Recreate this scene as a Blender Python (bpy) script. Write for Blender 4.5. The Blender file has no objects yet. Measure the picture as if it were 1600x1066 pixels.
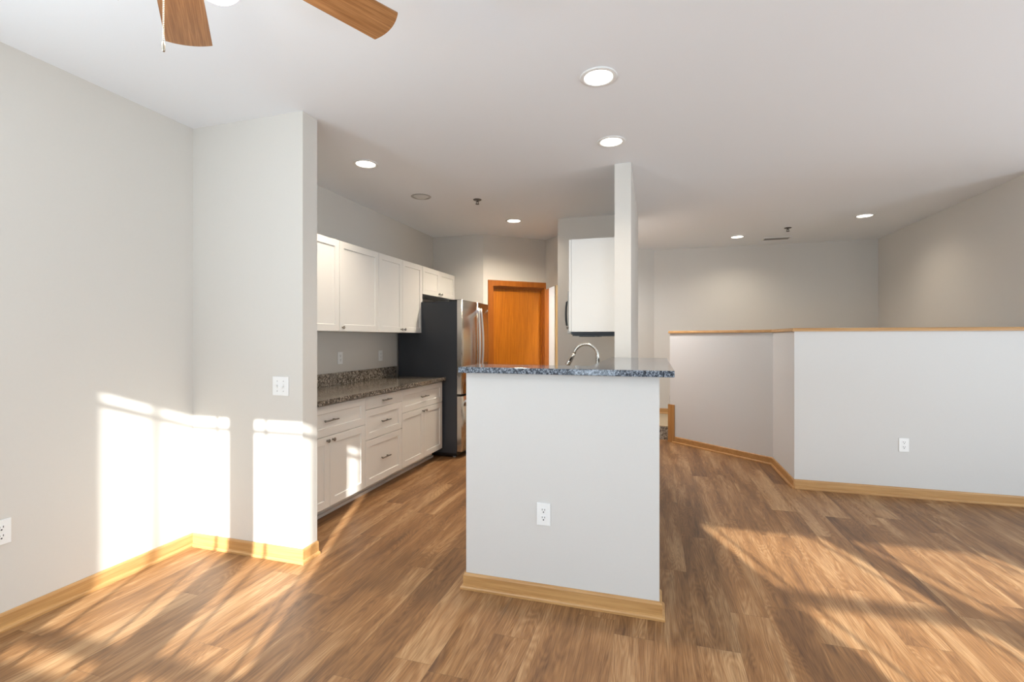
import bpy, bmesh, math, random
from mathutils import Vector, Matrix
random.seed(4)
S = bpy.context.scene
COL = S.collection
PI = math.pi

# ------------------------------------------------------------ camera, world, sun, window light, exposure
F_PX, HOR, EYE = 745.0, 527.7, 1.365
YAW = math.atan(223 / F_PX)
cam_d = bpy.data.cameras.new('camera')
cam = bpy.data.objects.new('camera', cam_d)
COL.objects.link(cam)
cam_d.sensor_width = 36.0
cam_d.lens = F_PX / 1600 * 36.0
cam_d.shift_y = -(533.0 - HOR) / 1600.0
cam_d.clip_start = 0.02
cam.location = (0, 0, EYE)
cam.rotation_euler = (PI / 2, 0, YAW)
S.camera = cam

S.view_settings.view_transform = 'Standard'
S.view_settings.look = 'None'
S.view_settings.gamma = 1.0
S.view_settings.use_curve_mapping = False
S.view_settings.exposure = 0.02

world = bpy.data.worlds.new('daylight')
S.world = world
world.use_nodes = True
wb = world.node_tree.nodes['Background']
wb.inputs['Color'].default_value = (0.80, 0.88, 1.0, 1)
wb.inputs['Strength'].default_value = 0.8

SUN_DIR = Vector((-0.4, 1.0, -0.406)).normalized()
sd = bpy.data.lights.new('sun', 'SUN')
sd.energy = 13.5
sd.angle = math.radians(0.5)
sd.color = (0.98, 0.985, 0.93)
sun = bpy.data.objects.new('sun', sd)
sun.rotation_euler = SUN_DIR.to_track_quat('-Z', 'Y').to_euler()
COL.objects.link(sun)

WY = -1.2          # inner plane of the window wall behind the camera
# x0, x1, z0, z1, vertical bars, horizontal bars (z, thickness)
WINDOWS = [
    (-1.685, -1.127, 1.02, 2.355, (-1.55, -1.25), ((2.255, .016), (1.10, .03))),
    (-0.964, -0.440, 0.25, 2.355, (-0.862, -0.54), ((2.255, .016), (1.10, .03))),
    (2.28, 3.10, 0.10, 2.04, (2.38, 3.00), ((1.652, .05),)),
    (3.22, 4.02, 0.10, 2.04, (3.32, 3.92), ((1.652, .05),)),
    (4.13, 4.95, 0.10, 2.04, (4.23, 4.85), ((1.652, .05),)),
]
SKY_W = 16.5       # watts of soft daylight per square metre of window

TILT = math.radians(40)   # light from the bright ground outside reaches the ceiling
SKY_C = (0.73, 0.88, 1.0)


def area_light(name, loc, rot, sx, sy, power, color):
    d = bpy.data.lights.new(name, 'AREA')
    d.shape = 'RECTANGLE'
    d.size = sx
    d.size_y = sy
    d.energy = power
    d.color = color
    o = bpy.data.objects.new(name, d)
    o.location = loc
    o.rotation_euler = rot
    COL.objects.link(o)
    return o


for (x0, x1, z0, z1, vb, hb) in WINDOWS:
    area_light('window_daylight', ((x0 + x1) / 2, WY - 0.14, (z0 + z1) / 2), (PI / 2 + TILT, 0, 0),
               x1 - x0, z1 - z0, SKY_W * (x1 - x0) * (z1 - z0), SKY_C)
# added ambient fill at an invented right-wall window, outside the frame
area_light('side_fill', (5.32, 1.6, 1.35), (PI / 2 + TILT, 0, PI / 2), 2.4, 1.7, 1.8 * SKY_W * 2.4 * 1.7, SKY_C)
# invented left window beside the camera, added to brighten surfaces deeper in
area_light('left_fill', (-3.06, -0.55, 1.5), (PI / 2 + TILT, 0, -PI / 2), 1.0, 1.4, 5.0 * SKY_W * 1.4, SKY_C)

# ------------------------------------------------------------ materials
def new_mat(name):
    m = bpy.data.materials.new(name)
    m.use_nodes = True
    nt = m.node_tree
    b = nt.nodes['Principled BSDF']
    return m, nt, b


def N(nt, typ, **kw):
    n = nt.nodes.new(typ)
    for k, v in kw.items():
        setattr(n, k, v)
    return n


def plain(name, col, rough=0.5, metal=0.0, var=0.03, scale=40, bump=0.0, spec=0.5, aniso=None):
    """a painted / plastic / metal surface with slight procedural variation"""
    m, nt, b = new_mat(name)
    tc = N(nt, 'ShaderNodeTexCoord')
    no = N(nt, 'ShaderNodeTexNoise')
    no.inputs['Scale'].default_value = scale
    no.inputs['Detail'].default_value = 4
    if aniso:
        mp = N(nt, 'ShaderNodeMapping')
        mp.inputs['Scale'].default_value = aniso
        nt.links.new(tc.outputs['Object'], mp.inputs['Vector'])
        nt.links.new(mp.outputs['Vector'], no.inputs['Vector'])
    else:
        nt.links.new(tc.outputs['Object'], no.inputs['Vector'])
    mx = N(nt, 'ShaderNodeMix', data_type='RGBA')
    mx.inputs['A'].default_value = tuple(max(0, c * (1 - var)) for c in col) + (1,)
    mx.inputs['B'].default_value = tuple(min(1, c * (1 + var)) for c in col) + (1,)
    nt.links.new(no.outputs['Fac'], mx.inputs['Factor'])
    nt.links.new(mx.outputs['Result'], b.inputs['Base Color'])
    b.inputs['Roughness'].default_value = rough
    b.inputs['Metallic'].default_value = metal
    b.inputs['Specular IOR Level'].default_value = spec
    if bump:
        bp = N(nt, 'ShaderNodeBump')
        bp.inputs['Strength'].default_value = bump
        bp.inputs['Distance'].default_value = 0.002
        nt.links.new(no.outputs['Fac'], bp.inputs['Height'])
        nt.links.new(bp.outputs['Normal'], b.inputs['Normal'])
    return m


def wood(name, dark, light, axis, rough=0.4, scale=1.0, streak=0.35, stretch=22.0, spec=0.5):
    """oak: grain running along the given object axis (0 x, 1 y, 2 z)"""
    m, nt, b = new_mat(name)
    tc = N(nt, 'ShaderNodeTexCoord')
    mp = N(nt, 'ShaderNodeMapping')
    sc = [stretch * scale] * 3
    sc[axis] = 1.2 * scale
    mp.inputs['Scale'].default_value = sc
    nt.links.new(tc.outputs['Object'], mp.inputs['Vector'])
    n1 = N(nt, 'ShaderNodeTexNoise')
    n1.inputs['Scale'].default_value = 1.5
    n1.inputs['Detail'].default_value = 8
    n1.inputs['Roughness'].default_value = 0.6
    n1.inputs['Distortion'].default_value = 0.6
    nt.links.new(mp.outputs['Vector'], n1.inputs['Vector'])
    mp2 = N(nt, 'ShaderNodeMapping')
    sc2 = [stretch * 9 * scale] * 3
    sc2[axis] = 5 * scale
    mp2.inputs['Scale'].default_value = sc2
    nt.links.new(tc.outputs['Object'], mp2.inputs['Vector'])
    n2 = N(nt, 'ShaderNodeTexNoise')
    n2.inputs['Scale'].default_value = 1.0
    n2.inputs['Detail'].default_value = 3
    nt.links.new(mp2.outputs['Vector'], n2.inputs['Vector'])
    r = N(nt, 'ShaderNodeValToRGB')
    r.color_ramp.elements[0].position = 0.3
    r.color_ramp.elements[0].color = dark + (1,)
    r.color_ramp.elements[1].position = 0.7
    r.color_ramp.elements[1].color = light + (1,)
    nt.links.new(n1.outputs['Fac'], r.inputs['Fac'])
    mx = N(nt, 'ShaderNodeMix', data_type='RGBA', blend_type='MULTIPLY')
    r2 = N(nt, 'ShaderNodeValToRGB')
    r2.color_ramp.elements[0].position = 0.35
    r2.color_ramp.elements[0].color = (0.6, 0.52, 0.45, 1)
    r2.color_ramp.elements[1].position = 0.6
    r2.color_ramp.elements[1].color = (1, 1, 1, 1)
    nt.links.new(n2.outputs['Fac'], r2.inputs['Fac'])
    mx.inputs['Factor'].default_value = streak
    nt.links.new(r.outputs['Color'], mx.inputs['A'])
    nt.links.new(r2.outputs['Color'], mx.inputs['B'])
    nt.links.new(mx.outputs['Result'], b.inputs['Base Color'])
    b.inputs['Roughness'].default_value = rough
    b.inputs['Specular IOR Level'].default_value = spec
    return m


def granite(name, cols, scale=260, rough=0.12):
    m, nt, b = new_mat(name)
    tc = N(nt, 'ShaderNodeTexCoord')
    v = N(nt, 'ShaderNodeTexVoronoi')
    v.inputs['Scale'].default_value = scale
    nt.links.new(tc.outputs['Object'], v.inputs['Vector'])
    sp = N(nt, 'ShaderNodeSeparateColor')
    nt.links.new(v.outputs['Color'], sp.inputs['Color'])
    n2 = N(nt, 'ShaderNodeTexNoise')
    n2.inputs['Scale'].default_value = scale * 0.25
    n2.inputs['Detail'].default_value = 5
    nt.links.new(tc.outputs['Object'], n2.inputs['Vector'])
    ad = N(nt, 'ShaderNodeMath', operation='MULTIPLY_ADD')
    ad.inputs[1].default_value = 0.6
    nt.links.new(sp.outputs['Red'], ad.inputs[0])
    sb = N(nt, 'ShaderNodeMath', operation='MULTIPLY_ADD')
    sb.inputs[1].default_value = 1.4
    sb.inputs[2].default_value = -0.45
    nt.links.new(n2.outputs['Fac'], sb.inputs[0])
    nt.links.new(sb.outputs[0], ad.inputs[2])
    r = N(nt, 'ShaderNodeValToRGB')
    r.color_ramp.interpolation = 'CONSTANT'
    el = r.color_ramp.elements
    el[0].position = 0
    el[0].color = cols[0] + (1,)
    el[1].position = 0.38
    el[1].color = cols[1] + (1,)
    for p, c in ((0.56, cols[2]), (0.72, cols[3])):
        e = el.new(p)
        e.color = c + (1,)
    nt.links.new(ad.outputs[0], r.inputs['Fac'])
    nt.links.new(r.outputs['Color'], b.inputs['Base Color'])
    b.inputs['Roughness'].default_value = rough
    return m


def floor_mat():
    m, nt, b = new_mat('oak plank flooring')
    L = nt.links.new

    def M(op, a, c=None, d=None):
        n = N(nt, 'ShaderNodeMath', operation=op)
        for i, v in enumerate((a, c, d)):
            if v is None:
                continue
            if isinstance(v, (int, float)):
                n.inputs[i].default_value = v
            else:
                L(v, n.inputs[i])
        return n.outputs[0]
    tc = N(nt, 'ShaderNodeTexCoord')
    sep = N(nt, 'ShaderNodeSeparateXYZ')
    L(tc.outputs['Object'], sep.inputs[0])
    X, Y = sep.outputs['X'], sep.outputs['Y']
    W, LEN = 0.178, 1.22
    u = M('DIVIDE', X, W)
    row = M('FLOOR', u)
    fu = M('FRACT', u)
    wn = N(nt, 'ShaderNodeTexWhiteNoise', noise_dimensions='1D')
    L(row, wn.inputs['W'])
    v = M('ADD', M('DIVIDE', Y, LEN), wn.outputs['Value'])
    colm = M('FLOOR', v)
    fv = M('FRACT', v)
    cid = N(nt, 'ShaderNodeCombineXYZ')
    L(row, cid.inputs[0])
    L(colm, cid.inputs[1])
    wid = N(nt, 'ShaderNodeTexWhiteNoise', noise_dimensions='2D')
    L(cid.outputs[0], wid.inputs['Vector'])
    rs = N(nt, 'ShaderNodeSeparateColor')
    L(wid.outputs['Color'], rs.inputs['Color'])
    # grain space: every plank shifted by its own random amount
    gx = M('ADD', X, M('MULTIPLY', rs.outputs['Red'], 37.0))
    gy = M('ADD', Y, M('MULTIPLY', rs.outputs['Green'], 53.0))
    g = N(nt, 'ShaderNodeCombineXYZ')
    L(gx, g.inputs[0])
    L(gy, g.inputs[1])

    def noise(sx, sy, detail=4, dist=0.0, rough=0.55):
        mp = N(nt, 'ShaderNodeMapping')
        mp.inputs['Scale'].default_value = (sx, sy, 1)
        L(g.outputs[0], mp.inputs['Vector'])
        n = N(nt, 'ShaderNodeTexNoise')
        n.inputs['Scale'].default_value = 1.0
        n.inputs['Detail'].default_value = detail
        n.inputs['Distortion'].default_value = dist
        n.inputs['Roughness'].default_value = rough
        L(mp.outputs[0], n.inputs['Vector'])
        return n.outputs['Fac']
    broad = noise(7, 0.9, 4, 0.5)                 # long smoky bands
    mid = noise(21, 1.3, 5, 0.8)                  # streaks
    fine = noise(260, 7, 3)                       # pores
    knots = noise(9, 2.6, 2, 1.2)
    # cathedral figure: rings of a stretched noise
    ring_n = noise(6.5, 0.75, 2, 0.4)
    rings = M('FRACT', M('MULTIPLY', ring_n, 30.0))
    rings = M('ABSOLUTE', M('SUBTRACT', rings, 0.5))
    r = N(nt, 'ShaderNodeValToRGB')
    el = r.color_ramp.elements
    el[0].position = 0.30
    el[0].color = FL[0] + (1,)
    el[1].position = 0.70
    el[1].color = FL[2] + (1,)
    e = el.new(0.5)
    e.color = FL[1] + (1,)
    t = M('ADD', M('MULTIPLY', broad, 0.68), M('MULTIPLY', mid, 0.32))
    t = M('ADD', t, M('MULTIPLY', M('SUBTRACT', rs.outputs['Blue'], 0.5), 0.10))
    t = M('ADD', t, M('MULTIPLY', M('SUBTRACT', rings, 0.25), 0.16))
    L(t, r.inputs['Fac'])
    # dark knots and streaks
    dk = N(nt, 'ShaderNodeMapRange')
    dk.inputs['From Min'].default_value = 0.60
    dk.inputs['From Max'].default_value = 0.74
    dk.inputs['To Min'].default_value = 0.0
    dk.inputs['To Max'].default_value = 0.6
    L(M('ADD', M('MULTIPLY', knots, 0.6), M('MULTIPLY', mid, 0.4)), dk.inputs['Value'])
    m1 = N(nt, 'ShaderNodeMix', data_type='RGBA')
    L(dk.outputs['Result'], m1.inputs['Factor'])
    L(r.outputs['Color'], m1.inputs['A'])
    m1.inputs['B'].default_value = (0.085, 0.045, 0.026, 1)
    m2 = N(nt, 'ShaderNodeMix', data_type='RGBA', blend_type='MULTIPLY')
    pr = N(nt, 'ShaderNodeValToRGB')
    pr.color_ramp.elements[0].position = 0.34
    pr.color_ramp.elements[0].color = (0.58, 0.52, 0.46, 1)
    pr.color_ramp.elements[1].position = 0.56
    pr.color_ramp.elements[1].color = (1.06, 1.05, 1.03, 1)
    L(fine, pr.inputs['Fac'])
    m2.inputs['Factor'].default_value = 0.7
    L(m1.outputs['Result'], m2.inputs['A'])
    L(pr.outputs['Color'], m2.inputs['B'])
    # seams
    eu = M('MINIMUM', fu, M('SUBTRACT', 1.0, fu))
    ev = M('MINIMUM', fv, M('SUBTRACT', 1.0, fv))
    su = M('LESS_THAN', eu, 0.0055)
    sv = M('LESS_THAN', ev, 0.0009)
    seam = M('MAXIMUM', su, sv)
    m3 = N(nt, 'ShaderNodeMix', data_type='RGBA')
    L(M('MULTIPLY', seam, 0.38), m3.inputs['Factor'])
    L(m2.outputs['Result'], m3.inputs['A'])
    m3.inputs['B'].default_value = (0.06, 0.035, 0.02, 1)
    L(m3.outputs['Result'], b.inputs['Base Color'])
    rr = M('ADD', 0.36, M('MULTIPLY', fine, 0.16))
    L(rr, b.inputs['Roughness'])
    b.inputs['Specular IOR Level'].default_value = 0.4
    bp = N(nt, 'ShaderNodeBump')
    bp.inputs['Strength'].default_value = 0.25
    bp.inputs['Distance'].default_value = 0.0008
    hh = M('SUBTRACT', fine, M('MULTIPLY', seam, 1.0))
    L(hh, bp.inputs['Height'])
    L(bp.outputs['Normal'], b.inputs['Normal'])
    return m


def emit_mat(name, col, strength):
    m, nt, b = new_mat(name)
    b.inputs['Base Color'].default_value = col + (1,)
    b.inputs['Emission Color'].default_value = col + (1,)
    b.inputs['Emission Strength'].default_value = strength
    return m


FL = ((0.11, 0.052, 0.024), (0.275, 0.138, 0.056), (0.49, 0.308, 0.160))
WALL = plain('greige wall paint', (0.665, 0.632, 0.585), 0.6, var=0.012, scale=90, bump=0.05, spec=0.3)
WALL_LIT = plain('daylit wall paint', (0.665, 0.648, 0.625), 0.6, var=0.012, scale=90, bump=0.05, spec=0.3)  # same paint as the other walls, cooler daylight put into its colour
CEIL = plain('ceiling paint', (0.86, 0.875, 0.90), 0.75, var=0.01, scale=120, bump=0.08, spec=0.2)
FLOOR = floor_mat()
OAK_X = wood('oak trim along x', (0.47, 0.245, 0.085), (0.60, 0.35, 0.14), 0)
OAK_Y = wood('oak trim along y', (0.47, 0.245, 0.085), (0.60, 0.35, 0.14), 1)
OAK_D = wood('oak trim diagonal', (0.42, 0.205, 0.065), (0.54, 0.29, 0.11), 0)
OAK_Z = wood('oak trim upright', (0.42, 0.20, 0.06), (0.54, 0.28, 0.10), 2)
DOOR_OAK = wood('orange oak veneer', (0.46, 0.135, 0.006), (0.61, 0.205, 0.012), 2, rough=0.32, streak=0.5)
CASE_OAK = wood('orange oak casing', (0.36, 0.095, 0.008), (0.46, 0.145, 0.014), 2, rough=0.35, streak=0.4)
BLADE = wood('walnut fan blade', (0.27, 0.115, 0.038), (0.47, 0.235, 0.095), 0, rough=0.38, streak=0.7, scale=1.3)
CAB = plain('white cabinet paint', (0.80, 0.775, 0.735), 0.38, var=0.008, scale=20)
WHITE = plain('white plastic', (0.86, 0.86, 0.85), 0.35, var=0.005)
WHITE_TRIM = plain('white enamel trim', (0.82, 0.81, 0.79), 0.4, var=0.005)
SLOT = plain('dark slot', (0.03, 0.03, 0.03), 0.6)
NICKEL = plain('brushed nickel', (0.30, 0.28, 0.25), 0.32, 1.0, var=0.08, scale=200)
FAUCET = plain('satin nickel faucet', (0.58, 0.55, 0.50), 0.25, 1.0, var=0.05, scale=150)
STEEL = plain('brushed stainless steel', (0.62, 0.60, 0.57), 0.22, 1.0, var=0.06, scale=8, aniso=(1, 1, 40))
STEEL_B = plain('bright steel handle', (0.66, 0.66, 0.67), 0.38, 1.0, var=0.03)
STEEL_E = plain('steel door edge', (0.33, 0.30, 0.26), 0.4, 0.6, var=0.04)
CHAR = plain('charcoal painted steel', (0.035, 0.04, 0.05), 0.42, var=0.10, scale=300)
BLACK = plain('black plastic', (0.012, 0.012, 0.013), 0.35)
GRAN_K = granite('brown speckled granite', ((0.022, 0.019, 0.017), (0.085, 0.068, 0.055), (0.20, 0.16, 0.12), (0.46, 0.41, 0.35)), 240, 0.14)
GRAN_B = granite('sky tinted speckled granite', ((0.012, 0.015, 0.022), (0.05, 0.065, 0.09), (0.13, 0.16, 0.20), (0.32, 0.36, 0.42)), 330, 0.10)  # blue of the reflected sky is put into the stone colour
CARPET = granite('speckled brown carpet', ((0.12, 0.095, 0.075), (0.22, 0.18, 0.14), (0.40, 0.34, 0.26), (0.55, 0.49, 0.40)), 120, 0.95)
CARPET_T = plain('tan carpet tread', (0.40, 0.31, 0.20), 0.95, var=0.25, scale=160)
LAMP = emit_mat('warm lamp lens', (1.0, 0.93, 0.82), 6.0)
LAMP_WALL = plain('white can reflector', (0.9, 0.89, 0.86), 0.35)
GLOBE = emit_mat('frosted lit globe', (1.0, 0.95, 0.86), 2.2)
DARK_LENS = plain('unlit lamp lens', (0.66, 0.64, 0.60), 0.35)
GREY_TRIM = plain('grey lamp ring', (0.40, 0.385, 0.36), 0.4)
CHROME = plain('sprinkler metal', (0.16, 0.15, 0.14), 0.35, 0.8)
BRASS = plain('antique metal', (0.45, 0.40, 0.33), 0.35, 1.0)
BEAD = plain('silver bead chain', (0.48, 0.45, 0.40), 0.35, 0.9)
BRONZE = plain('fan housing', (0.62, 0.60, 0.57), 0.3, 1.0)

# ------------------------------------------------------------ mesh helpers
def bm_box(bm, x0, x1, y0, y1, z0, z1, bev=0.0):
    vs = [bm.verts.new((x, y, z)) for z in (z0, z1) for y in (y0, y1) for x in (x0, x1)]
    fs = [bm.faces.new([vs[i] for i in f]) for f in
          ((0, 2, 3, 1), (4, 5, 7, 6), (0, 1, 5, 4), (1, 3, 7, 5), (3, 2, 6, 7), (2, 0, 4, 6))]
    if bev:
        es = list({e for f in fs for e in f.edges})
        bmesh.ops.bevel(bm, geom=es, offset=bev, segments=2, profile=0.7, affect='EDGES')


def bm_prism(bm, pts, z0, z1):
    """vertical prism over a polygon in xy"""
    lo = [bm.verts.new((p[0], p[1], z0)) for p in pts]
    hi = [bm.verts.new((p[0], p[1], z1)) for p in pts]
    n = len(pts)
    bm.faces.new(lo)
    bm.faces.new(hi)
    for i in range(n):
        j = (i + 1) % n
        bm.faces.new((lo[i], lo[j], hi[j], hi[i]))


def bm_sweep(bm, prof, path, closed_ends=True):
    """profile (offset to the left of travel, z) swept along a horizontal polyline with mitred corners"""
    n = len(path)
    rings = []
    for i, p in enumerate(path):
        p = Vector(p)
        if i == 0:
            d = (Vector(path[1]) - p).normalized()
            nrm = Vector((-d.y, d.x))
            k = 1
        elif i == n - 1:
            d = (p - Vector(path[i - 1])).normalized()
            nrm = Vector((-d.y, d.x))
            k = 1
        else:
            d0 = (p - Vector(path[i - 1])).normalized()
            d1 = (Vector(path[i + 1]) - p).normalized()
            n0 = Vector((-d0.y, d0.x))
            n1 = Vector((-d1.y, d1.x))
            nrm = (n0 + n1).normalized()
            k = 1 / max(0.2, nrm.dot(n0))
        rings.append([bm.verts.new((p.x + nrm.x * o * k, p.y + nrm.y * o * k, z)) for o, z in prof])
    m = len(prof)
    for a, b in zip(rings, rings[1:]):
        for i in range(m):
            j = (i + 1) % m
            bm.faces.new((a[i], a[j], b[j], b[i]))
    if closed_ends:
        bm.faces.new(rings[0])
        bm.faces.new(list(reversed(rings[-1])))


def bm_tube(bm, pts, rad, seg=10, cap=True):
    pts = [Vector(p) for p in pts]
    rads = rad if isinstance(rad, (list, tuple)) else [rad] * len(pts)
    rings = []
    up = None
    for i, p in enumerate(pts):
        if i == 0:
            d = pts[1] - p
        elif i == len(pts) - 1:
            d = p - pts[i - 1]
        else:
            d = (pts[i + 1] - p).normalized() + (p - pts[i - 1]).normalized()
        d.normalize()
        if up is None:
            up = Vector((0, 0, 1)) if abs(d.z) < 0.9 else Vector((1, 0, 0))
        a = d.cross(up)
        a.normalize()
        b = a.cross(d)
        up = b
        rings.append([bm.verts.new(p + rads[i] * (math.cos(2 * PI * k / seg) * a + math.sin(2 * PI * k / seg) * b)) for k in range(seg)])
    for r0, r1 in zip(rings, rings[1:]):
        for k in range(seg):
            l = (k + 1) % seg
            f = bm.faces.new((r0[k], r0[l], r1[l], r1[k]))
            f.smooth = True
    if cap:
        bm.faces.new(list(reversed(rings[0])))
        bm.faces.new(rings[-1])


def bm_lathe(bm, prof, c=(0, 0, 0), seg=32, smooth=True):
    """prof: (radius, z) pairs revolved about a vertical axis at c"""
    rings = []
    for r, z in prof:
        if r < 1e-6:
            rings.append([bm.verts.new((c[0], c[1], c[2] + z))])
        else:
            rings.append([bm.verts.new((c[0] + r * math.cos(2 * PI * k / seg), c[1] + r * math.sin(2 * PI * k / seg), c[2] + z)) for k in range(seg)])
    for a, b in zip(rings, rings[1:]):
        for k in range(seg):
            l = (k + 1) % seg
            if len(a) == 1 and len(b) == 1:
                continue
            if len(a) == 1:
                f = bm.faces.new((a[0], b[l], b[k]))
            elif len(b) == 1:
                f = bm.faces.new((a[k], a[l], b[0]))
            else:
                f = bm.faces.new((a[k], a[l], b[l], b[k]))
            f.smooth = smooth


def obj(name, bm, mat, parent=None, origin=None):
    """link ONE mesh object; vertices given in the parent's space (or world for a top-level one)"""
    bmesh.ops.recalc_face_normals(bm, faces=bm.faces[:])
    me = bpy.data.meshes.new(name)
    if parent is None and origin is None:
        xs = [v.co.x for v in bm.verts]
        ys = [v.co.y for v in bm.verts]
        zs = [v.co.z for v in bm.verts]
        origin = ((min(xs) + max(xs)) / 2, (min(ys) + max(ys)) / 2, min(zs))
    if origin is not None:
        bmesh.ops.translate(bm, verts=bm.verts[:], vec=-Vector(origin))
    bm.to_mesh(me)
    bm.free()
    me.materials.append(mat)
    o = bpy.data.objects.new(name, me)
    COL.objects.link(o)
    if origin is not None:
        o.location = origin
    if parent is not None:
        o.parent = parent
    return o


def struct(name, bm, mat, parent=None, origin=None):
    o = obj(name, bm, mat, parent, origin)
    if parent is None:
        o['kind'] = 'structure'
    return o


def tag(o, label, cat, group=None):
    o['label'] = label
    o['category'] = cat
    if group:
        o['group'] = group
    return o


def thing(name, label, cat, loc=(0, 0, 0), rotz=0.0, group=None):
    o = bpy.data.objects.new(name, None)
    o.empty_display_size = 0.1
    COL.objects.link(o)
    o.location = loc
    o.rotation_euler = (0, 0, rotz)
    return tag(o, label, cat, group)


def dup(root, loc, rotz, label):
    def rec(o, parent):
        c = o.copy()
        COL.objects.link(c)
        c.parent = parent
        for ch in [x for x in bpy.data.objects if x.parent == o]:
            rec(ch, c)
        return c
    r = rec(root, None)
    r.location = loc
    r.rotation_euler = (0, 0, rotz)
    r['label'] = label
    return r


def B():
    return bmesh.new()


def box(*a, **k):
    bm = bmesh.new()
    bm_box(bm, *a, **k)
    return bm


# ------------------------------------------------------------ the setting
H = 2.74
XL, XR2, XR = -2.912, 2.977, 5.2
D0 = Vector((-2.183, 5.96))           # diagonal hall wall, start and end
D1 = Vector((-0.010, 7.815))
DU = (D1 - D0).normalized()
DN = Vector((-DU.y, DU.x))            # away from the room

# floor (object origin at the world origin so the planks sit on the room axes)
struct('floor', box(XL - .12, XR + .12, WY - .12, 8.2, -0.06, 0.0), FLOOR, origin=(0, 0, 0))
struct('ceiling', box(XL - .12, XR + .12, WY - .12, 8.2, H, H + 0.08), CEIL)
bm = B()
for (y0, y1, z0, z1) in ((WY - .12, -1.05, 0, H), (-1.05, -.05, 0, .8), (-1.05, -.05, 2.2, H), (-.05, 6.08, 0, H)):  # opening cut for the added left fill light
    bm_box(bm, XL - .12, XL, y0, y1, z0, z1)
struct('wall_left', bm, WALL)
struct('wall_stub', box(XL, -2.044, 2.405, 2.534, 0, H), WALL)
struct('wall_kitchen_back', box(XL, D0.x, 5.96, 6.08, 0, H), WALL)
struct('wall_far', box(-.01, XR2 + .12, 7.815, 7.93, 0, H), WALL)
struct('wall_stair_right', box(XR2, XR2 + .12, 4.995, 7.815, 0, H), WALL)
struct('wall_living_back', box(XR2, XR, 4.875, 4.995, 0, H), WALL)

# right wall of the living area with an opening added for the side fill (outside the frame)
bm = B()
for (y0, y1, z0, z1) in ((WY, 0.4, 0, H), (2.8, 4.995, 0, H), (0.4, 2.8, 0, .5), (0.4, 2.8, 2.2, H)):
    bm_box(bm, XR, XR + .12, y0, y1, z0, z1)
struct('wall_right', bm, WALL)

# window wall behind the camera
bm = B()
cuts = sorted(WINDOWS)
x = XL - .12
for (x0, x1, z0, z1, vb, hb) in cuts:
    bm_box(bm, x, x0, WY - .12, WY, 0, H)
    bm_box(bm, x0, x1, WY - .12, WY, 0, z0)
    bm_box(bm, x0, x1, WY - .12, WY, z1, H)
    x = x1
bm_box(bm, x, XR + .12, WY - .12, WY, 0, H)
struct('wall_behind', bm, WALL)
for i, (x0, x1, z0, z1, vb, hb) in enumerate(cuts):
    bm = B()
    for vx in vb:
        bm_box(bm, vx - .008, vx + .008, WY - .05, WY - .03, z0, z1)
    for hz, ht in hb:
        bm_box(bm, x0, x1, WY - .06, WY - .02, hz - ht / 2, hz + ht / 2)
    struct('window_%d' % (i + 1), bm, WHITE_TRIM)

# diagonal hall wall with the door opening
def dw(s, n):      # along the wall, out into the room (+n)
    p = D0 + DU * s - DN * n
    return (p.x, p.y)


DS0, DS1, DTOP = 0.130, 0.915, 2.065
bm = B()
LD = (D1 - D0).length
for s0, s1, sb, z0, z1 in ((0, DS0, -.04, 0, H), (DS0, DS1, DS0, DTOP, H), (DS1, LD, DS1, 0, H)):
    bm_prism(bm, [dw(s0, 0), dw(s1, 0), dw(s1, -.12), dw(sb, -.12)], z0, z1)
struct('wall_hall', bm, WALL)

# kitchen end wall, kitchen side wall (its end is the tall post), arched wall to the hall
struct('wall_kitchen_end', box(-1.075, -.305, 5.437, 5.54, 0, H), WALL)
struct('wall_kitchen_right', box(-.305, -.178, 3.853, 5.54, 0, H), WALL)
bm = B()
A0 = D0 + DU * .933
AU = Vector((0.7071, -0.7071))
AN = Vector((0.7071, 0.7071))         # away from the kitchen
prof = []
for k in range(25):
    s = 1.2 * k / 24
    prof.append((s, 2.04 + .38 * math.sqrt(max(0, 1 - ((s - .6) / .6) ** 2))))
prof += [(1.2, 0.0), (1.41, 0.0), (1.41, H), (0, H)]
fr = [bm.verts.new((A0.x + AU.x * s, A0.y + AU.y * s, z)) for s, z in prof]
bk = [bm.verts.new((A0.x + AU.x * s + AN.x * .11, A0.y + AU.y * s + AN.y * .11, z)) for s, z in prof]
bm.faces.new(fr)
bm.faces.new(list(reversed(bk)))
for i in range(len(prof)):
    j = (i + 1) % len(prof)
    bm.faces.new((fr[i], fr[j], bk[j], bk[i]))
bmesh.ops.triangulate(bm, faces=[f for f in bm.faces if len(f.verts) > 4])
struct('wall_arch', bm, WALL)

# door_1: orange oak door, jamb and casing in the hall wall
door = bpy.data.objects.new('door_1', None)
COL.objects.link(door)
door['kind'] = 'structure'
bm = B()
bm_prism(bm, [dw(DS0 + .018, -.065), dw(DS1 - .018, -.065), dw(DS1 - .018, -.103), dw(DS0 + .018, -.103)], .008, DTOP - .02)
obj('door_slab', bm, DOOR_OAK, door)
bm = B()
for s0, s1, z0, z1 in ((DS0, DS0 + .016, 0, DTOP), (DS1 - .016, DS1, 0, DTOP), (DS0 + .016, DS1 - .016, DTOP - .018, DTOP)):
    bm_prism(bm, [dw(s0, 0), dw(s1, 0), dw(s1, -.12), dw(s0, -.12)], z0, z1)
for s0, s1, z0, z1 in ((DS0 + .016, DS0 + .030, 0, DTOP - .018), (DS1 - .030, DS1 - .016, 0, DTOP - .018), (DS0 + .03, DS1 - .03, DTOP - .032, DTOP - .018)):
    bm_prism(bm, [dw(s0, -.03), dw(s1, -.03), dw(s1, -.064), dw(s0, -.064)], z0, z1)
obj('door_jamb', bm, CASE_OAK, door)
bm = B()
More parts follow.
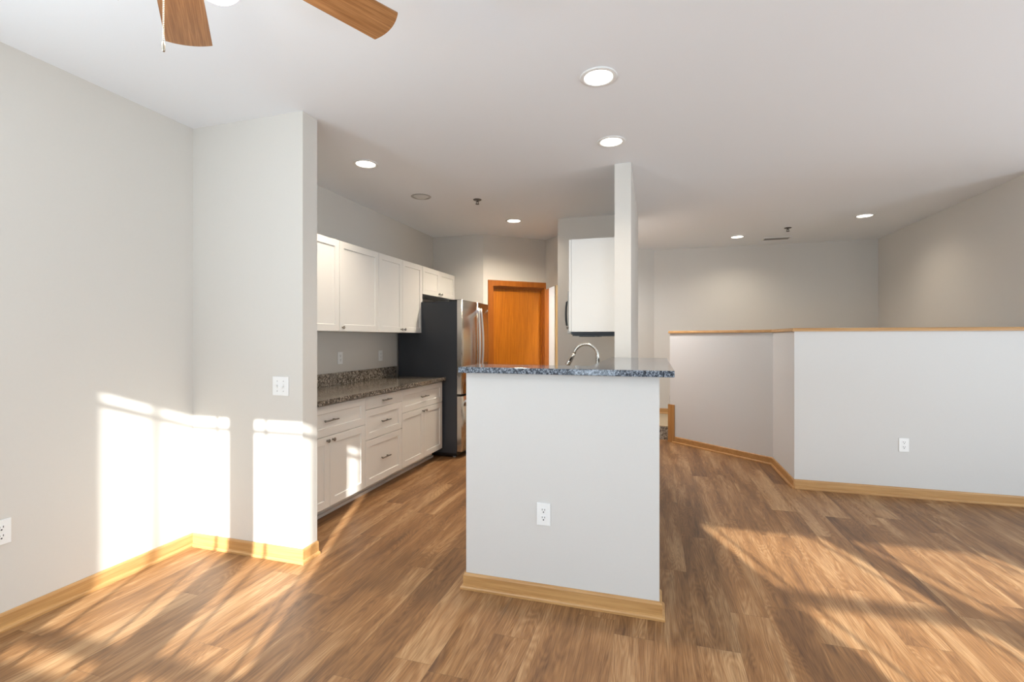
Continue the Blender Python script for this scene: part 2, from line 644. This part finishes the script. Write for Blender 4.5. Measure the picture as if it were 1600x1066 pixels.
for s0, s1, z0, z1 in ((.065, DS0 + .006, 0, DTOP - .006), (DS1 - .006, .980, 0, DTOP - .006), (.065, .980, DTOP - .006, 2.135)):
    bm_prism(bm, [dw(s0, .016), dw(s1, .016), dw(s1, 0.0005), dw(s0, 0.0005)], z0, z1)
obj('door_casing', bm, CASE_OAK, door)
bm = B()
kc = dw(DS0 + .085, -.03)
bm_tube(bm, [dw(DS0 + .085, -.064) + (.95,), dw(DS0 + .085, -.03) + (.95,)], .012)
bmesh.ops.create_uvsphere(bm, u_segments=16, v_segments=10, radius=.028, matrix=Matrix.Translation(kc + (.95,)))
obj('door_knob', bm, NICKEL, door)
# door_2: only its tan side casing shows through the arch
bm = B()
for s0, s1, z0, z1 in ((1.085, 1.165, 0, 2.10), (1.95, 2.03, 0, 2.10), (1.085, 2.03, 2.10, 2.165)):
    bm_prism(bm, [dw(s0, .016), dw(s1, .016), dw(s1, 0.0005), dw(s0, 0.0005)], z0, z1)
bm_prism(bm, [dw(1.165, .010), dw(1.95, .010), dw(1.95, 0.0005), dw(1.165, 0.0005)], .005, 2.10)
TAN = wood('tan oak door', (0.36, 0.22, 0.08), (0.46, 0.31, 0.13), 2)
struct('door_2', bm, TAN)

# island half wall (front and the return) and its leg to the post
bm = B()
bm_prism(bm, [(-.987, 2.425), (.022, 2.425), (.022, 2.545), (-.178, 2.545), (-.178, 3.853), (-.305, 3.853), (-.305, 2.545), (-.987, 2.545)], 0, 1.176)
struct('wall_island', bm, WALL_LIT)

# stair half wall, three runs, oak cap
P0 = Vector((3.02, 4.875))
P1 = Vector((1.213, 4.875))
P2 = Vector((1.213, 5.690))
P3 = Vector((0.190, 6.583))
t3 = (P3 - P2).normalized()
n3 = Vector((t3.y, -t3.x))            # behind the wall
if n3.y < 0:
    n3 = -n3
k3 = .115
q2 = Vector((P2.x + k3, P2.y + k3 * (1 - t3.y * 0) * 0.43))
HW = [(XR2, 4.875), tuple(P1), tuple(P2), tuple(P3), tuple(P3 + n3 * k3), (P2.x + k3, P2.y + .052), (P1.x + k3, P1.y + k3), (XR2, 4.875 + k3)]
bm = B()
bm_prism(bm, HW, 0, 1.421)
struct('wall_stair_half', bm, WALL_LIT)
# cap and the small bed moulding under it
capp = [(-.018, 1.4215), (-.018, 1.434), (-.014, 1.4495), (-.006, 1.452), (.128, 1.452), (.136, 1.446), (.136, 1.4215)]
path = [(XR2 - .001, 4.875), tuple(P1), tuple(P2), tuple(P3 + t3 * .012)]
# travel from right to left along the front: the stair side is on the right hand
bm = B()
bm_sweep(bm, [(-o, z) for o, z in capp], path)
struct('trim_1', bm, OAK_X)

# landing of the stair hall behind the half wall (one carpeted riser up)
bm = B()
bm_box(bm, -.55, .25, 6.70, 7.25, .0, .168)
struct('trim_2', bm, CARPET)
bm = B()
bm_prism(bm, [(-.9, 6.725), (.08, 6.725), (.30, 6.71), (1.36, 5.80), (1.36, 5.02), (2.95, 5.02), (2.95, 7.80), (0.01, 7.80), (-.9, 7.02)], .168, .178)
struct('trim_3', bm, CARPET_T)

# baseboards: oak board with quarter-round shoe
def base_prof(h=.083, t=.012, shoe=.026):
    return [(0, 0), (shoe, 0), (shoe, .010), (shoe - .004, .017), (t + .001, .021), (t, h - .012), (t - .003, h - .004), (.004, h), (0, h)]


def baseboard(name, path, mat, prof=None, s=1):
    bm = B()
    bm_sweep(bm, [(s * o, z) for o, z in (prof or base_prof())], path)
    return struct(name, bm, mat)


baseboard('baseboard_left', [(XL + .0005, WY + .001), (XL + .0005, 2.403)], OAK_Y, s=-1)
baseboard('baseboard_stub', [(XL + .001, 2.4045), (-2.0435, 2.4045), (-2.0435, 2.5335)], OAK_X, s=-1)
baseboard('baseboard_island', [(-.9875, 2.546), (-.9875, 2.4245), (.0225, 2.4245), (.0225, 2.546)], OAK_X, s=-1)
baseboard('baseboard_stair_front', [(P1.x - .0005, P1.y - .0005), (XR2 - .001, 4.8745)], OAK_X, s=-1)
baseboard('baseboard_stair_side', [tuple(P3 + t3 * -.05 + Vector((0, -.0005))), (P2.x - .0005, P2.y), (P1.x - .0005, P1.y - .022)], OAK_D, s=-1)
baseboard('baseboard_bar_side', [(-.1775, 2.5455), (-.1775, 5.539)], OAK_Y, s=-1)
baseboard('baseboard_living_back', [(XR2 + .0, 4.8745), (XR - .001, 4.8745)], OAK_X, s=-1)
baseboard('baseboard_far', [(-.009, 7.8145), (XR2 - .001, 7.8145)], OAK_X, prof=[(o, z + .178) for o, z in base_prof()], s=-1)
# newel-like end board of the half wall
bm = B()
e0 = P3 + t3 * .006
bm_prism(bm, [tuple(e0 - n3 * .016 - t3 * .085), tuple(e0 - n3 * .016 + t3 * .012), tuple(e0 + n3 * .128 + t3 * .012), tuple(e0 + n3 * .128), tuple(e0 - n3 * .001), tuple(e0 - n3 * .001 - t3 * .085)], 0, .492)
struct('trim_4', bm, OAK_Z)
# small dark bracket on the end of the half wall
bm = B()
eb = P3 + t3 * .004 + n3 * .02
bm_prism(bm, [tuple(eb), tuple(eb + n3 * .03), tuple(eb + n3 * .03 + t3 * .014), tuple(eb + t3 * .014)], .505, .60)
tag(obj('bracket', bm, BLACK), 'small dark metal bracket on the end of the half wall above the oak post', 'bracket')

# white toe kick shoe is part of the cabinets below

# ------------------------------------------------------------ cabinets (local frame: back at x=0, front towards +x, width along y, z up)
def shaker(bm, x, y0, y1, z0, z1, t=.02, rail=.057, rec=.008, flat=False):
    """door or drawer front on the plane x..x+t with a recessed centre panel"""
    e = .0018
    def ring(xx, i):
        return [bm.verts.new((xx, y0 + i, z0 + i)), bm.verts.new((xx, y1 - i, z0 + i)), bm.verts.new((xx, y1 - i, z1 - i)), bm.verts.new((xx, y0 + i, z1 - i))]
    rs = [ring(x, 0), ring(x + t - e, 0), ring(x + t, e)]
    if not flat:
        rs += [ring(x + t, rail), ring(x + t - rec, rail + .004)]
    for a, b in zip(rs, rs[1:]):
        for i in range(4):
            j = (i + 1) % 4
            bm.faces.new((a[i], a[j], b[j], b[i]))
    bm.faces.new(rs[-1])
    bm.faces.new(list(reversed(rs[0])))


def knob(parent, x, y, z):
    bm = B()
    prof = [(0.0, 0.026), (.009, .0255), (.0135, .022), (.0135, .017), (.008, .014), (.0055, .010), (.0055, .002), (.009, 0.0), (0, 0)]
    bm_lathe(bm, prof, seg=18)
    bmesh.ops.rotate(bm, verts=bm.verts[:], cent=(0, 0, 0), matrix=Matrix.Rotation(PI / 2, 3, 'Y'))
    bmesh.ops.translate(bm, verts=bm.verts[:], vec=(x, y, z))
    return obj('knob', bm, NICKEL, parent)


def pull(parent, x, y, z, L=.128):
    bm = B()
    bm_tube(bm, [(x + .028, y - L / 2 - .014, z), (x + .028, y + L / 2 + .014, z)], .0058, 12)
    for s in (-1, 1):
        bm_tube(bm, [(x, y + s * L / 2 * .75, z), (x + .028, y + s * L / 2 * .75, z)], .0045, 10)
    return obj('handle', bm, NICKEL, parent)


G = .0016
def base_cabinet(label, loc, w, kind, rotz=0.0, group='white base cabinets'):
    t = thing('base_cabinet', label, 'cabinet', loc, rotz, group)
    fx = .582
    bm = B()
    bm_box(bm, .002, fx, G / 2, w - G / 2, .105, .8765)
    obj('body', bm, CAB, t)
    bm = B()
    bm_box(bm, .002, .470, G / 2, w - G / 2, 0.001, .105)
    bm_box(bm, .470, .490, G / 2, w - G / 2, 0.001, .024)
    obj('toe_kick', bm, CAB, t)
    g = .002
    if kind == 'drawer_doors':
        bm = B()
        shaker(bm, fx, g, w - g, .640, .866, rail=.058)
        d = obj('drawer', bm, CAB, t)
        pull(d, fx + .012, w / 2, .753)
        for a, b_, ky in ((g, w / 2 - g / 2, w / 2 - .032), (w / 2 + g / 2, w - g, w / 2 + .032)):
            bm = B()
            shaker(bm, fx, a, b_, .112, .636)
            d = obj('door', bm, CAB, t)
            knob(d, fx + .02, ky, .605)
    elif kind == 'doors':
        for a, b_, ky in ((g, w / 2 - g / 2, w / 2 - .032), (w / 2 + g / 2, w - g, w / 2 + .032)):
            bm = B()
            shaker(bm, fx, a, b_, .112, .866)
            d = obj('door', bm, CAB, t)
            knob(d, fx + .02, ky, .83)
    else:
        for z0, z1, fl in ((.760, .866, True), (.502, .756, False), (.112, .498, False)):
            bm = B()
            shaker(bm, fx, g, w - g, z0, z1, rail=.056, flat=fl)
            d = obj('drawer', bm, CAB, t)
            pull(d, fx + (.02 if fl else .012), w / 2, (z0 + z1) / 2, .112)
    return t


X0 = XL + .001
base_cabinet('white base cabinet nearest the stub wall, one wide drawer above two knobbed doors', (X0, 2.547, 0), .910, 'drawer_doors')
base_cabinet('white base cabinet with a stack of three drawers in the middle of the kitchen run', (X0, 3.457, 0), .599, 'drawers')
base_cabinet('white base cabinet beside the refrigerator, drawer above two narrow doors', (X0, 4.056, 0), .901, 'drawer_doors')

bm = B()
bm_box(bm, XL + .001, -2.268, 2.5355, 4.962, .878, .916, bev=.003)
ct = tag(obj('countertop', bm, GRAN_K), 'long brown speckled granite countertop on the left base cabinets', 'countertop')
bm = B()
bm_box(bm, XL + .0005, XL + .022, 2.5355, 4.962, .9165, 1.032, bev=.002)
tag(obj('backsplash', bm, GRAN_K), 'low dark speckled granite backsplash strip along the back of the counter', 'backsplash')


def wall_cabinet(label, loc, w, z0, z1, doors, rotz=0.0, knob_side=0, group='white wall cabinets', depth=.302):
    t = thing('wall_cabinet', label, 'cabinet', loc, rotz, group)
    h = z1 - z0
    bm = B()
    bm_box(bm, .001, depth, G / 2, w - G / 2, 0, h)
    obj('body', bm, CAB, t)
    g = .002
    if doors == 2:
        spans = ((g, w / 2 - g / 2, w / 2 - .035), (w / 2 + g / 2, w - g, w / 2 + .035))
    else:
        spans = ((g, w - g, .035 if knob_side < 0 else w - .035),)
    for a, b_, ky in spans:
        bm = B()
        r = .057 if (b_ - a) > .2 else .045
        shaker(bm, depth + .002, a, b_, .002, h - .002, t=.019, rail=r)
        d = obj('door', bm, CAB, t)
        knob(d, depth + .02, ky, .035)
    return t


UZ = 1.418
wall_cabinet('white wall cabinet cut off by the stub wall at its left', (X0, 2.551, UZ), .941, UZ, 2.2, 2)
wall_cabinet('single door white wall cabinet with one knob at its lower left corner', (X0, 3.494, UZ), .605, UZ, 2.2, 1, knob_side=-1)
wall_cabinet('two door white wall cabinet right beside the refrigerator top', (X0, 4.101, UZ), .914, UZ, 2.2, 2)
wall_cabinet('short two door white wall cabinet above the refrigerator', (X0, 5.017, 1.872), .935, 1.872, 2.2, 2)

# right side of the kitchen
XK = -.306
wall_cabinet('white wall cabinet with a plain side panel seen edge-on beside the post', (XK, 4.150, 1.415), .150, 1.415, 2.193, 1, rotz=PI, knob_side=1, depth=.369)
wall_cabinet('white cabinet above the microwave behind the narrow wall cabinet', (XK, 4.912, 1.780), .760, 1.780, 2.193, 2, rotz=PI, depth=.330)
base_cabinet('white sink base cabinet hidden behind the bar', (XK, 4.30, 0), .90, 'doors', rotz=PI)
base_cabinet('white base cabinet behind the bar beside the sink', (XK, 3.395, 0), .845, 'drawer_doors', rotz=PI)
base_cabinet('white base cabinet at the end wall of the kitchen', (XK, 5.43, 0), .62, 'drawer_doors', rotz=PI)
base_cabinet('white drawer cabinet below the microwave', (XK, 4.81, 0), .505, 'drawers', rotz=PI)
bm = B()
bm_box(bm, -.955, XK, 2.548, 5.434, .878, .916, bev=.003)
tag(obj('countertop', bm, GRAN_K), 'lower granite countertop around the sink behind the raised bar', 'countertop')

# microwave
mw = thing('microwave', 'over-the-range microwave with dark handle behind the right wall cabinet', 'microwave', (XK, 4.153, 1.378))
bm = B()
bm_box(bm, -.395, -.001, 0, .755, .012, .394, bev=.004)
obj('body', bm, CHAR, mw)
bm = B()
bm_box(bm, -.428, -.396, 0, .755, .020, .394, bev=.004)
obj('door', bm, STEEL_E, mw)
bm = B()
pts = [(-.428, .05, .09), (-.444, .05, .10), (-.449, .05, .14), (-.451, .05, .20), (-.449, .05, .26), (-.444, .05, .30), (-.428, .05, .31)]
bm_tube(bm, pts, .009, 10)
obj('handle', bm, BLACK, mw)
bm = B()
bm_box(bm, -.39, -.01, .03, .73, 0, .0115)
bm_box(bm, -.34, -.20, .10, .30, -.006, 0)
bm_box(bm, -.34, -.20, .45, .65, -.006, 0)
obj('vent_grille', bm, BLACK, mw)

# bar top (L shaped)
bm = B()
BT = [(-1.012, 2.370), (.090, 2.370), (.090, 3.851), (-.3055, 3.851), (-.3055, 3.975), (-.336, 3.975), (-.336, 2.660), (-1.012, 2.660)]
bm_prism(bm, BT, 1.1765, 1.208)
bmesh.ops.bevel(bm, geom=bm.edges[:], offset=.004, segments=2, profile=.7, affect='EDGES')
tag(obj('bar_countertop', bm, GRAN_B), 'sky tinted speckled granite bar top on the white half wall', 'countertop')

# faucet
fx_, fy_ = -.425, 3.75
fa = thing('faucet', 'tall arched pull-down kitchen faucet in satin nickel behind the bar', 'faucet', (fx_, fy_, .9165))
bm = B()
bm_lathe(bm, [(0, 0), (.027, 0), (.027, .006), (.021, .012), (.019, .05), (.016, .055), (0, .055)], seg=24)
obj('base', bm, FAUCET, fa)
bm = B()
R = .093
pts = [(0, 0, .055), (0, 0, .18), (0, 0, .305)]
for k in range(1, 17):
    a = PI * k / 16 * .94
    pts.append((-R + R * math.cos(a), 0, .305 + R * math.sin(a)))
bm_tube(bm, pts, .0125, 14)
obj('spout', bm, FAUCET, fa)
end = Vector(pts[-1])
dr = (Vector(pts[-1]) - Vector(pts[-2])).normalized()
dr = (dr + Vector((-.30, 0, 0))).normalized()
bm = B()
bm_tube(bm, [end, end + dr * .012, end + dr * .05, end + dr * .10, end + dr * .108], [.0128, .0150, .0165, .0190, .0165], 16)
sh = obj('spray_head', bm, FAUCET, fa)
bm = B()
bc = end + dr * .045 + Vector((0, -.0155, 0))
bm_tube(bm, [bc - dr * .022, bc + dr * .022], .0065, 10)
obj('button', bm, BLACK, sh)
bm = B()
bm_tube(bm, [(0, .018, .035), (0, .05, .045), (0, .10, .075)], [.008, .007, .005], 10)
obj('lever', bm, FAUCET, fa)

# ------------------------------------------------------------ refrigerator (front faces +x)
FY0, FY1 = 4.985, 5.885
fr = thing('refrigerator', 'stainless french door refrigerator with charcoal sides at the end of the counter', 'refrigerator', (XL + .03, FY0, 0))
bw = FY1 - FY0
fb = -2.147 - (XL + .03)      # body front
ff = -2.085 - (XL + .03)      # door front
bm = B()
bm_box(bm, 0, fb, 0, bw, .052, 1.775, bev=.003)
obj('body', bm, CHAR, fr)
bm = B()
bm_box(bm, .03, fb - .005, .02, bw - .02, .018, .052)
obj('base_grille', bm, BLACK, fr)
for y in (.06, bw - .06):
    for xx in (.06, fb - .05):
        bm = B()
        bm_lathe(bm, [(0, 0), (.018, 0), (.018, .012), (.010, .018), (0, .018)], (xx, y, 0), 16)
        obj('foot', bm, WHITE_TRIM if xx > .1 else BLACK, fr)


def fridge_door(name, y0, y1, z0, z1):
    bm = B()
    # gently bowed front across the whole appliance
    pts = [(fb + .006, y1), (fb + .006, y0)]
    for k in range(17):
        y = y0 + (y1 - y0) * k / 16
        e = min(k, 16 - k)
        pts.append((ff + .020 * (1 - ((y - bw / 2) / (bw / 2)) ** 2) - (.005 if e == 0 else 0), y))
    bm_prism(bm, pts, z0, z1)
    d = obj(name, bm, STEEL, fr)
    for p in d.data.polygons:
        p.use_smooth = p.normal.x > .5
    bm = B()
    bm_box(bm, fb + .0005, fb + .006, y0 + .008, y1 - .008, z0 + .008, z1 - .008)
    obj('gasket', bm, BLACK, d)
    return d


mid = bw * .497
dl = fridge_door('door', .003, mid - .003, .725, 1.792)
dr_ = fridge_door('door', mid + .003, bw - .003, .725, 1.792)
dz = fridge_door('freezer_drawer', .003, bw - .003, .075, .700)
for d, y in ((dl, mid - .040), (dr_, mid + .040)):
    bm = B()
    pts = []
    for k in range(15):
        u = k / 14
        z = .86 + .86 * u
        pts.append((ff + .050 + .026 * math.sin(PI * u), y + (.014 if d is dr_ else -.014) * math.sin(PI * u), z))
    bm_tube(bm, pts, .0125, 12)
    for z in (.90, 1.68):
        bm_box(bm, ff + .012, ff + .056, y - .012, y + .012, z - .018, z + .018, bev=.003)
    obj('handle', bm, STEEL_B, d)
bm = B()
pts = [(ff + .040 + .034 * math.sin(PI * k / 12), .07 + (bw - .14) * k / 12, .640) for k in range(13)]
bm_tube(bm, pts, .0125, 12)
for y in (.10, bw - .10):
    bm_box(bm, ff + .002, ff + .050, y - .018, y + .018, .628, .652, bev=.003)
obj('handle', bm, STEEL_B, dz)
for y in (.045, bw - .045):
    bm = B()
    bm_box(bm, fb - .10, ff - .008, y - .03, y + .03, 1.776, 1.797, bev=.004)
    obj('hinge_cover', bm, BLACK, fr)
bm = B()
bm_box(bm, ff, ff + .007, bw - .060, bw - .035, 1.705, 1.725)
obj('badge', bm, STEEL_B, dr_)

# ------------------------------------------------------------ wall plates (local: back on y=0, facing -y)
def plate(bm, w, h):
    bm_box(bm, -w / 2, w / 2, -.006, 0, 0, h, bev=.002)


def outlet(label, loc, rotz, group='white duplex wall outlets'):
    t = thing('wall_outlet', label, 'outlet', loc, rotz, group)
    bm = B()
    plate(bm, .073, .115)
    obj('cover_plate', bm, WHITE, t)
    for zc in (.0375, .0775):
        bm = B()
        bm_box(bm, -.0165, .0165, -.0085, -.0061, zc - .0135, zc + .0135, bev=.001)
        r = obj('receptacle', bm, WHITE, t)
        bm = B()
        for sx in (-.0065, .0065):
            bm_box(bm, sx - .0013, sx + .0013, -.0092, -.0086, zc + .001, zc + .010)
        bm_box(bm, -.003, .003, -.0092, -.0086, zc - .010, zc - .004)
        obj('slots', bm, SLOT, r)
    return t


o1 = outlet('white duplex outlet low on the front of the white bar wall', (-.553, 2.4245, .389), 0)
dup(o1, (2.043, 4.8745, .388), 0, 'white duplex outlet on the long white stair half wall')
dup(o1, (XL + .0005, 1.440, .402), PI / 2, 'white duplex outlet on the left wall at the edge of the photo')
dup(o1, (XL + .0005, 3.933, 1.110), PI / 2, 'white outlet above the kitchen backsplash, farther from the refrigerator')
dup(o1, (XL + .0005, 4.640, 1.108), PI / 2, 'white outlet above the kitchen backsplash, beside the refrigerator')

sw = thing('light_switch', 'white double toggle light switch on the stub wall', 'light switch', (-2.204, 2.4045, 1.008))
bm = B()
plate(bm, .117, .117)
obj('cover_plate', bm, WHITE, sw)
for sx, up in ((-.023, 1), (.023, -1)):
    bm = B()
    bm_box(bm, sx - .005, sx + .005, -.0075, -.0061, .046, .071)
    bm_tube(bm, [(sx, -.006, .0585), (sx, -.017, .0585 + up * .010)], [.0042, .0034], 8)
    obj('toggle', bm, WHITE_TRIM, sw)
for sx in (-.023, .023):
    for z in (.028, .089):
        bm = B()
        bm_tube(bm, [(sx, -.006, z), (sx, -.0072, z)], .0025, 8)
        obj('screw', bm, NICKEL, sw)

# ------------------------------------------------------------ ceiling things
def can_light(label, loc, lit=True):
    t = thing('recessed_light', label, 'ceiling light', loc, 0, 'recessed ceiling lights' if lit else None)
    bm = B()
    bm_lathe(bm, [(.096, 0), (.098, -.003), (.094, -.006), (.078, -.007), (.074, -.004), (.074, 0), (.096, 0)], seg=40)
    obj('trim_ring', bm, WHITE_TRIM if lit else GREY_TRIM, t)
    bm = B()
    if lit:
        bm_lathe(bm, [(.074, -.0005), (.062, -.0012), (.0, -.0012)], seg=40)
        obj('lens', bm, LAMP, t)
    else:
        bm_lathe(bm, [(.074, -.0005), (.050, -.014), (.0, -.018)], seg=40)
        obj('lens', bm, DARK_LENS, t)
    return t


CANS = [
    (-.284, 2.538, 'recessed ceiling light nearest the camera, the largest lit disc'),
    (-.292, 3.399, 'lit recessed ceiling light just in front of the tall post'),
    (-2.189, 3.28, 'lit recessed ceiling light above the left kitchen cabinets'),
    (-1.586, 5.378, 'lit recessed ceiling light in front of the orange door'),
    (1.078, 7.103, 'lit recessed ceiling light near the far wall, beside the ceiling vent'),
    (2.266, 6.285, 'lit recessed ceiling light nearest the right stair wall'),
]
CAN_W = 92.0
CAN_K = (1.0, .20, .68, 1.75, .38, .28)
CAN_A = (150, 110, 120, 155, 150, 150)
first = None
for i, (x, y, lab) in enumerate(CANS):
    if first is None:
        first = can_light(lab, (x, y, H - .0003))
    else:
        dup(first, (x, y, H - .0003), 0, lab)
    d = bpy.data.lights.new('can_spot', 'SPOT')
    d.energy = CAN_W * CAN_K[i]
    d.spot_size = math.radians(CAN_A[i])
    d.spot_blend = 1.0
    d.shadow_soft_size = .06
    d.color = (1.0, 0.87, 0.70)
    so = bpy.data.objects.new('can_spot', d)
    so.location = (x, y, H - .03)
    COL.objects.link(so)
# added fill for the angled half wall, hidden behind the kitchen end wall
d = bpy.data.lights.new('hall_fill', 'SPOT')
d.spot_size = math.radians(165)
d.spot_blend = 1.0
d.energy = 190
d.color = (0.97, 0.96, 0.97)
d.shadow_soft_size = .12
so = bpy.data.objects.new('hall_fill', d)
so.location = (-.45, 6.25, 2.70)
COL.objects.link(so)
can_light('unlit recessed ceiling light above the kitchen, a plain grey ring', (-2.179, 4.193, H - .0003), lit=False)


def sprinkler(label, loc):
    t = thing('fire_sprinkler', label, 'sprinkler', loc, 0, 'ceiling fire sprinklers')
    bm = B()
    bm_lathe(bm, [(.042, 0), (.042, -.003), (.034, -.009), (.012, -.011), (.012, -.0), (.042, 0)], seg=24)
    obj('escutcheon', bm, CHROME, t)
    bm = B()
    bm_tube(bm, [(0, 0, -.008), (0, 0, -.026)], .008, 10)
    for s in (-1, 1):
        bm_tube(bm, [(0, 0, -.018), (s * .012, 0, -.024), (s * .012, 0, -.036), (0, 0, -.044)], .0035, 8)
    obj('frame', bm, CHROME, t)
    bm = B()
    bm_lathe(bm, [(0, -.042), (.018, -.043), (.020, -.047), (.0, -.048)], seg=18)
    obj('deflector', bm, CHROME, t)
    return t


s1 = sprinkler('fire sprinkler head on the kitchen ceiling', (-1.692, 4.451, H))
dup(s1, (1.596, 6.705, H), 0, 'fire sprinkler head on the ceiling of the stair hall')

v = thing('ceiling_vent', 'slim ceiling air vent with dark slots near the far wall', 'vent', (1.613, 7.372, H))
bm = B()
for x0, x1, y0, y1 in ((-.175, .175, -.085, -.065), (-.175, .175, .065, .085), (-.175, -.155, -.065, .065), (.155, .175, -.065, .065)):
    bm_box(bm, x0, x1, y0, y1, -.008, -.0005)
obj('frame', bm, WHITE_TRIM, v)
bm = B()
bm_box(bm, -.155, .155, -.065, .065, -.002, -.0005)
obj('backing', bm, SLOT, v)
for k in range(5):
    bm = B()
    y = -.052 + k * .026
    bm_box(bm, -.155, .155, y - .003, y + .003, -.010, -.0025)
    obj('slat', bm, STEEL_E, v)

# ------------------------------------------------------------ ceiling fan
FC = (-1.186, .895)
fan = thing('ceiling_fan', 'ceiling fan with wooden blades and lit globes at the top left', 'ceiling fan', (FC[0], FC[1], H))
bm = B()
bm_lathe(bm, [(0, -.001), (.065, -.001), (.062, -.03), (.035, -.055), (.013, -.06), (.013, -.16), (0, -.16)], seg=28)
obj('downrod', bm, BRONZE, fan)
bm = B()
bm_lathe(bm, [(0, -.15), (.05, -.155), (.10, -.18), (.115, -.21), (.115, -.26), (.09, -.285), (.0, -.29)], seg=36)
obj('motor_housing', bm, BRONZE, fan)
ZB = 2.454 - H
A0_ = math.radians(135.63)
PITCH = math.radians(-9.9)
for k in range(5):
    an = A0_ - k * math.radians(72)
    Rm = Matrix.Rotation(an, 4, 'Z') @ Matrix.Rotation(PITCH, 4, 'X')
    bm = B()
    outline = [(.20, -.052), (.30, -.062), (.50, -.069), (.643, -.0735)]
    tip = [(.643 + .017 * math.cos(t_) , -.0735 * math.sin(-t_ * -1)) for t_ in ()]
    pts = list(outline)
    for q in range(1, 10):
        yy = -.0735 + .147 * q / 10
        pts.append((.643 + .017 * (1 - (yy / .0735) ** 2), yy))
    pts += [(a, -b_) for a, b_ in reversed(outline)]
    bm_prism(bm, pts, -.003, .003)
    bm2 = bm
    me_o = obj('blade', bm2, BLADE, fan)
    me_o.matrix_local = Matrix.Translation((0, 0, ZB)) @ Rm
    bm = B()
    bm_box(bm, .10, .25, -.018, .018, .0035, .010)
    bm_box(bm, .20, .27, -.040, .040, .0035, .008)
    br = obj('blade_iron', bm, BRONZE, fan)
    br.matrix_local = Matrix.Translation((0, 0, ZB)) @ Rm
bm = B()
bm_lathe(bm, [(0, -.29), (.05, -.292), (.055, -.32), (.04, -.35), (.0, -.36)], seg=28)
obj('switch_housing', bm, BRONZE, fan)
for an in (math.radians(43), math.radians(223)):
    dx, dy = math.cos(an), math.sin(an)
    bm = B()
    bm_tube(bm, [(0.03 * dx, .03 * dy, -.33), (.08 * dx, .08 * dy, -.325), (.118 * dx, .118 * dy, -.345), (.118 * dx, .118 * dy, -.372)], [.009, .009, .012, .022], 12)
    arm = obj('light_arm', bm, BRONZE, fan)
    bm = B()
    prof = [(.024, .062)] + [(.0625 * math.cos(t_), .0625 * math.sin(t_)) for t_ in [math.radians(a) for a in range(68, -91, -8)]] + [(0, -.0625)]
    bm_lathe(bm, prof, (.118 * dx, .118 * dy, 2.307 + .004 - H), 32)
    obj('globe', bm, GLOBE, arm)
    pl = bpy.data.lights.new('globe_light', 'POINT')
    pl.energy = 5
    pl.color = (1.0, 0.88, 0.70)
    pl.shadow_soft_size = .06
    po = bpy.data.objects.new('globe_light', pl)
    po.location = (FC[0] + .118 * dx, FC[1] + .118 * dy, 2.225)
    COL.objects.link(po)


def px_point(x, y, d):
    r = (x - 800) / F_PX * d
    u = (HOR - y) / F_PX * d
    return Vector((r * math.cos(YAW) - d * math.sin(YAW), r * math.sin(YAW) + d * math.cos(YAW), EYE + u))


for (cx, cy, ztop, zbot, fob) in ((-1.150, .872, 2.40, 2.064, True), (-1.228, .820, 2.40, 2.172, True)):
    lx, ly = cx - FC[0], cy - FC[1]
    bm = B()
    z = ztop - H
    n = int((ztop - zbot - .022) / .0045)
    for k in range(n):
        zz = z - k * .0045
        bm_lathe(bm, [(0, .0019), (.0016, .001), (.0016, -.001), (0, -.0019)], (lx, ly, zz), 6)
    ch = obj('pull_chain', bm, BEAD, fan)
    bm = B()
    zf = zbot - H
    bm_lathe(bm, [(0, .026), (.0025, .024), (.0036, .018), (.0036, .003), (.0024, 0), (0, 0)], (lx, ly, zf), 12)
    obj('pull_fob', bm, BRASS, ch)
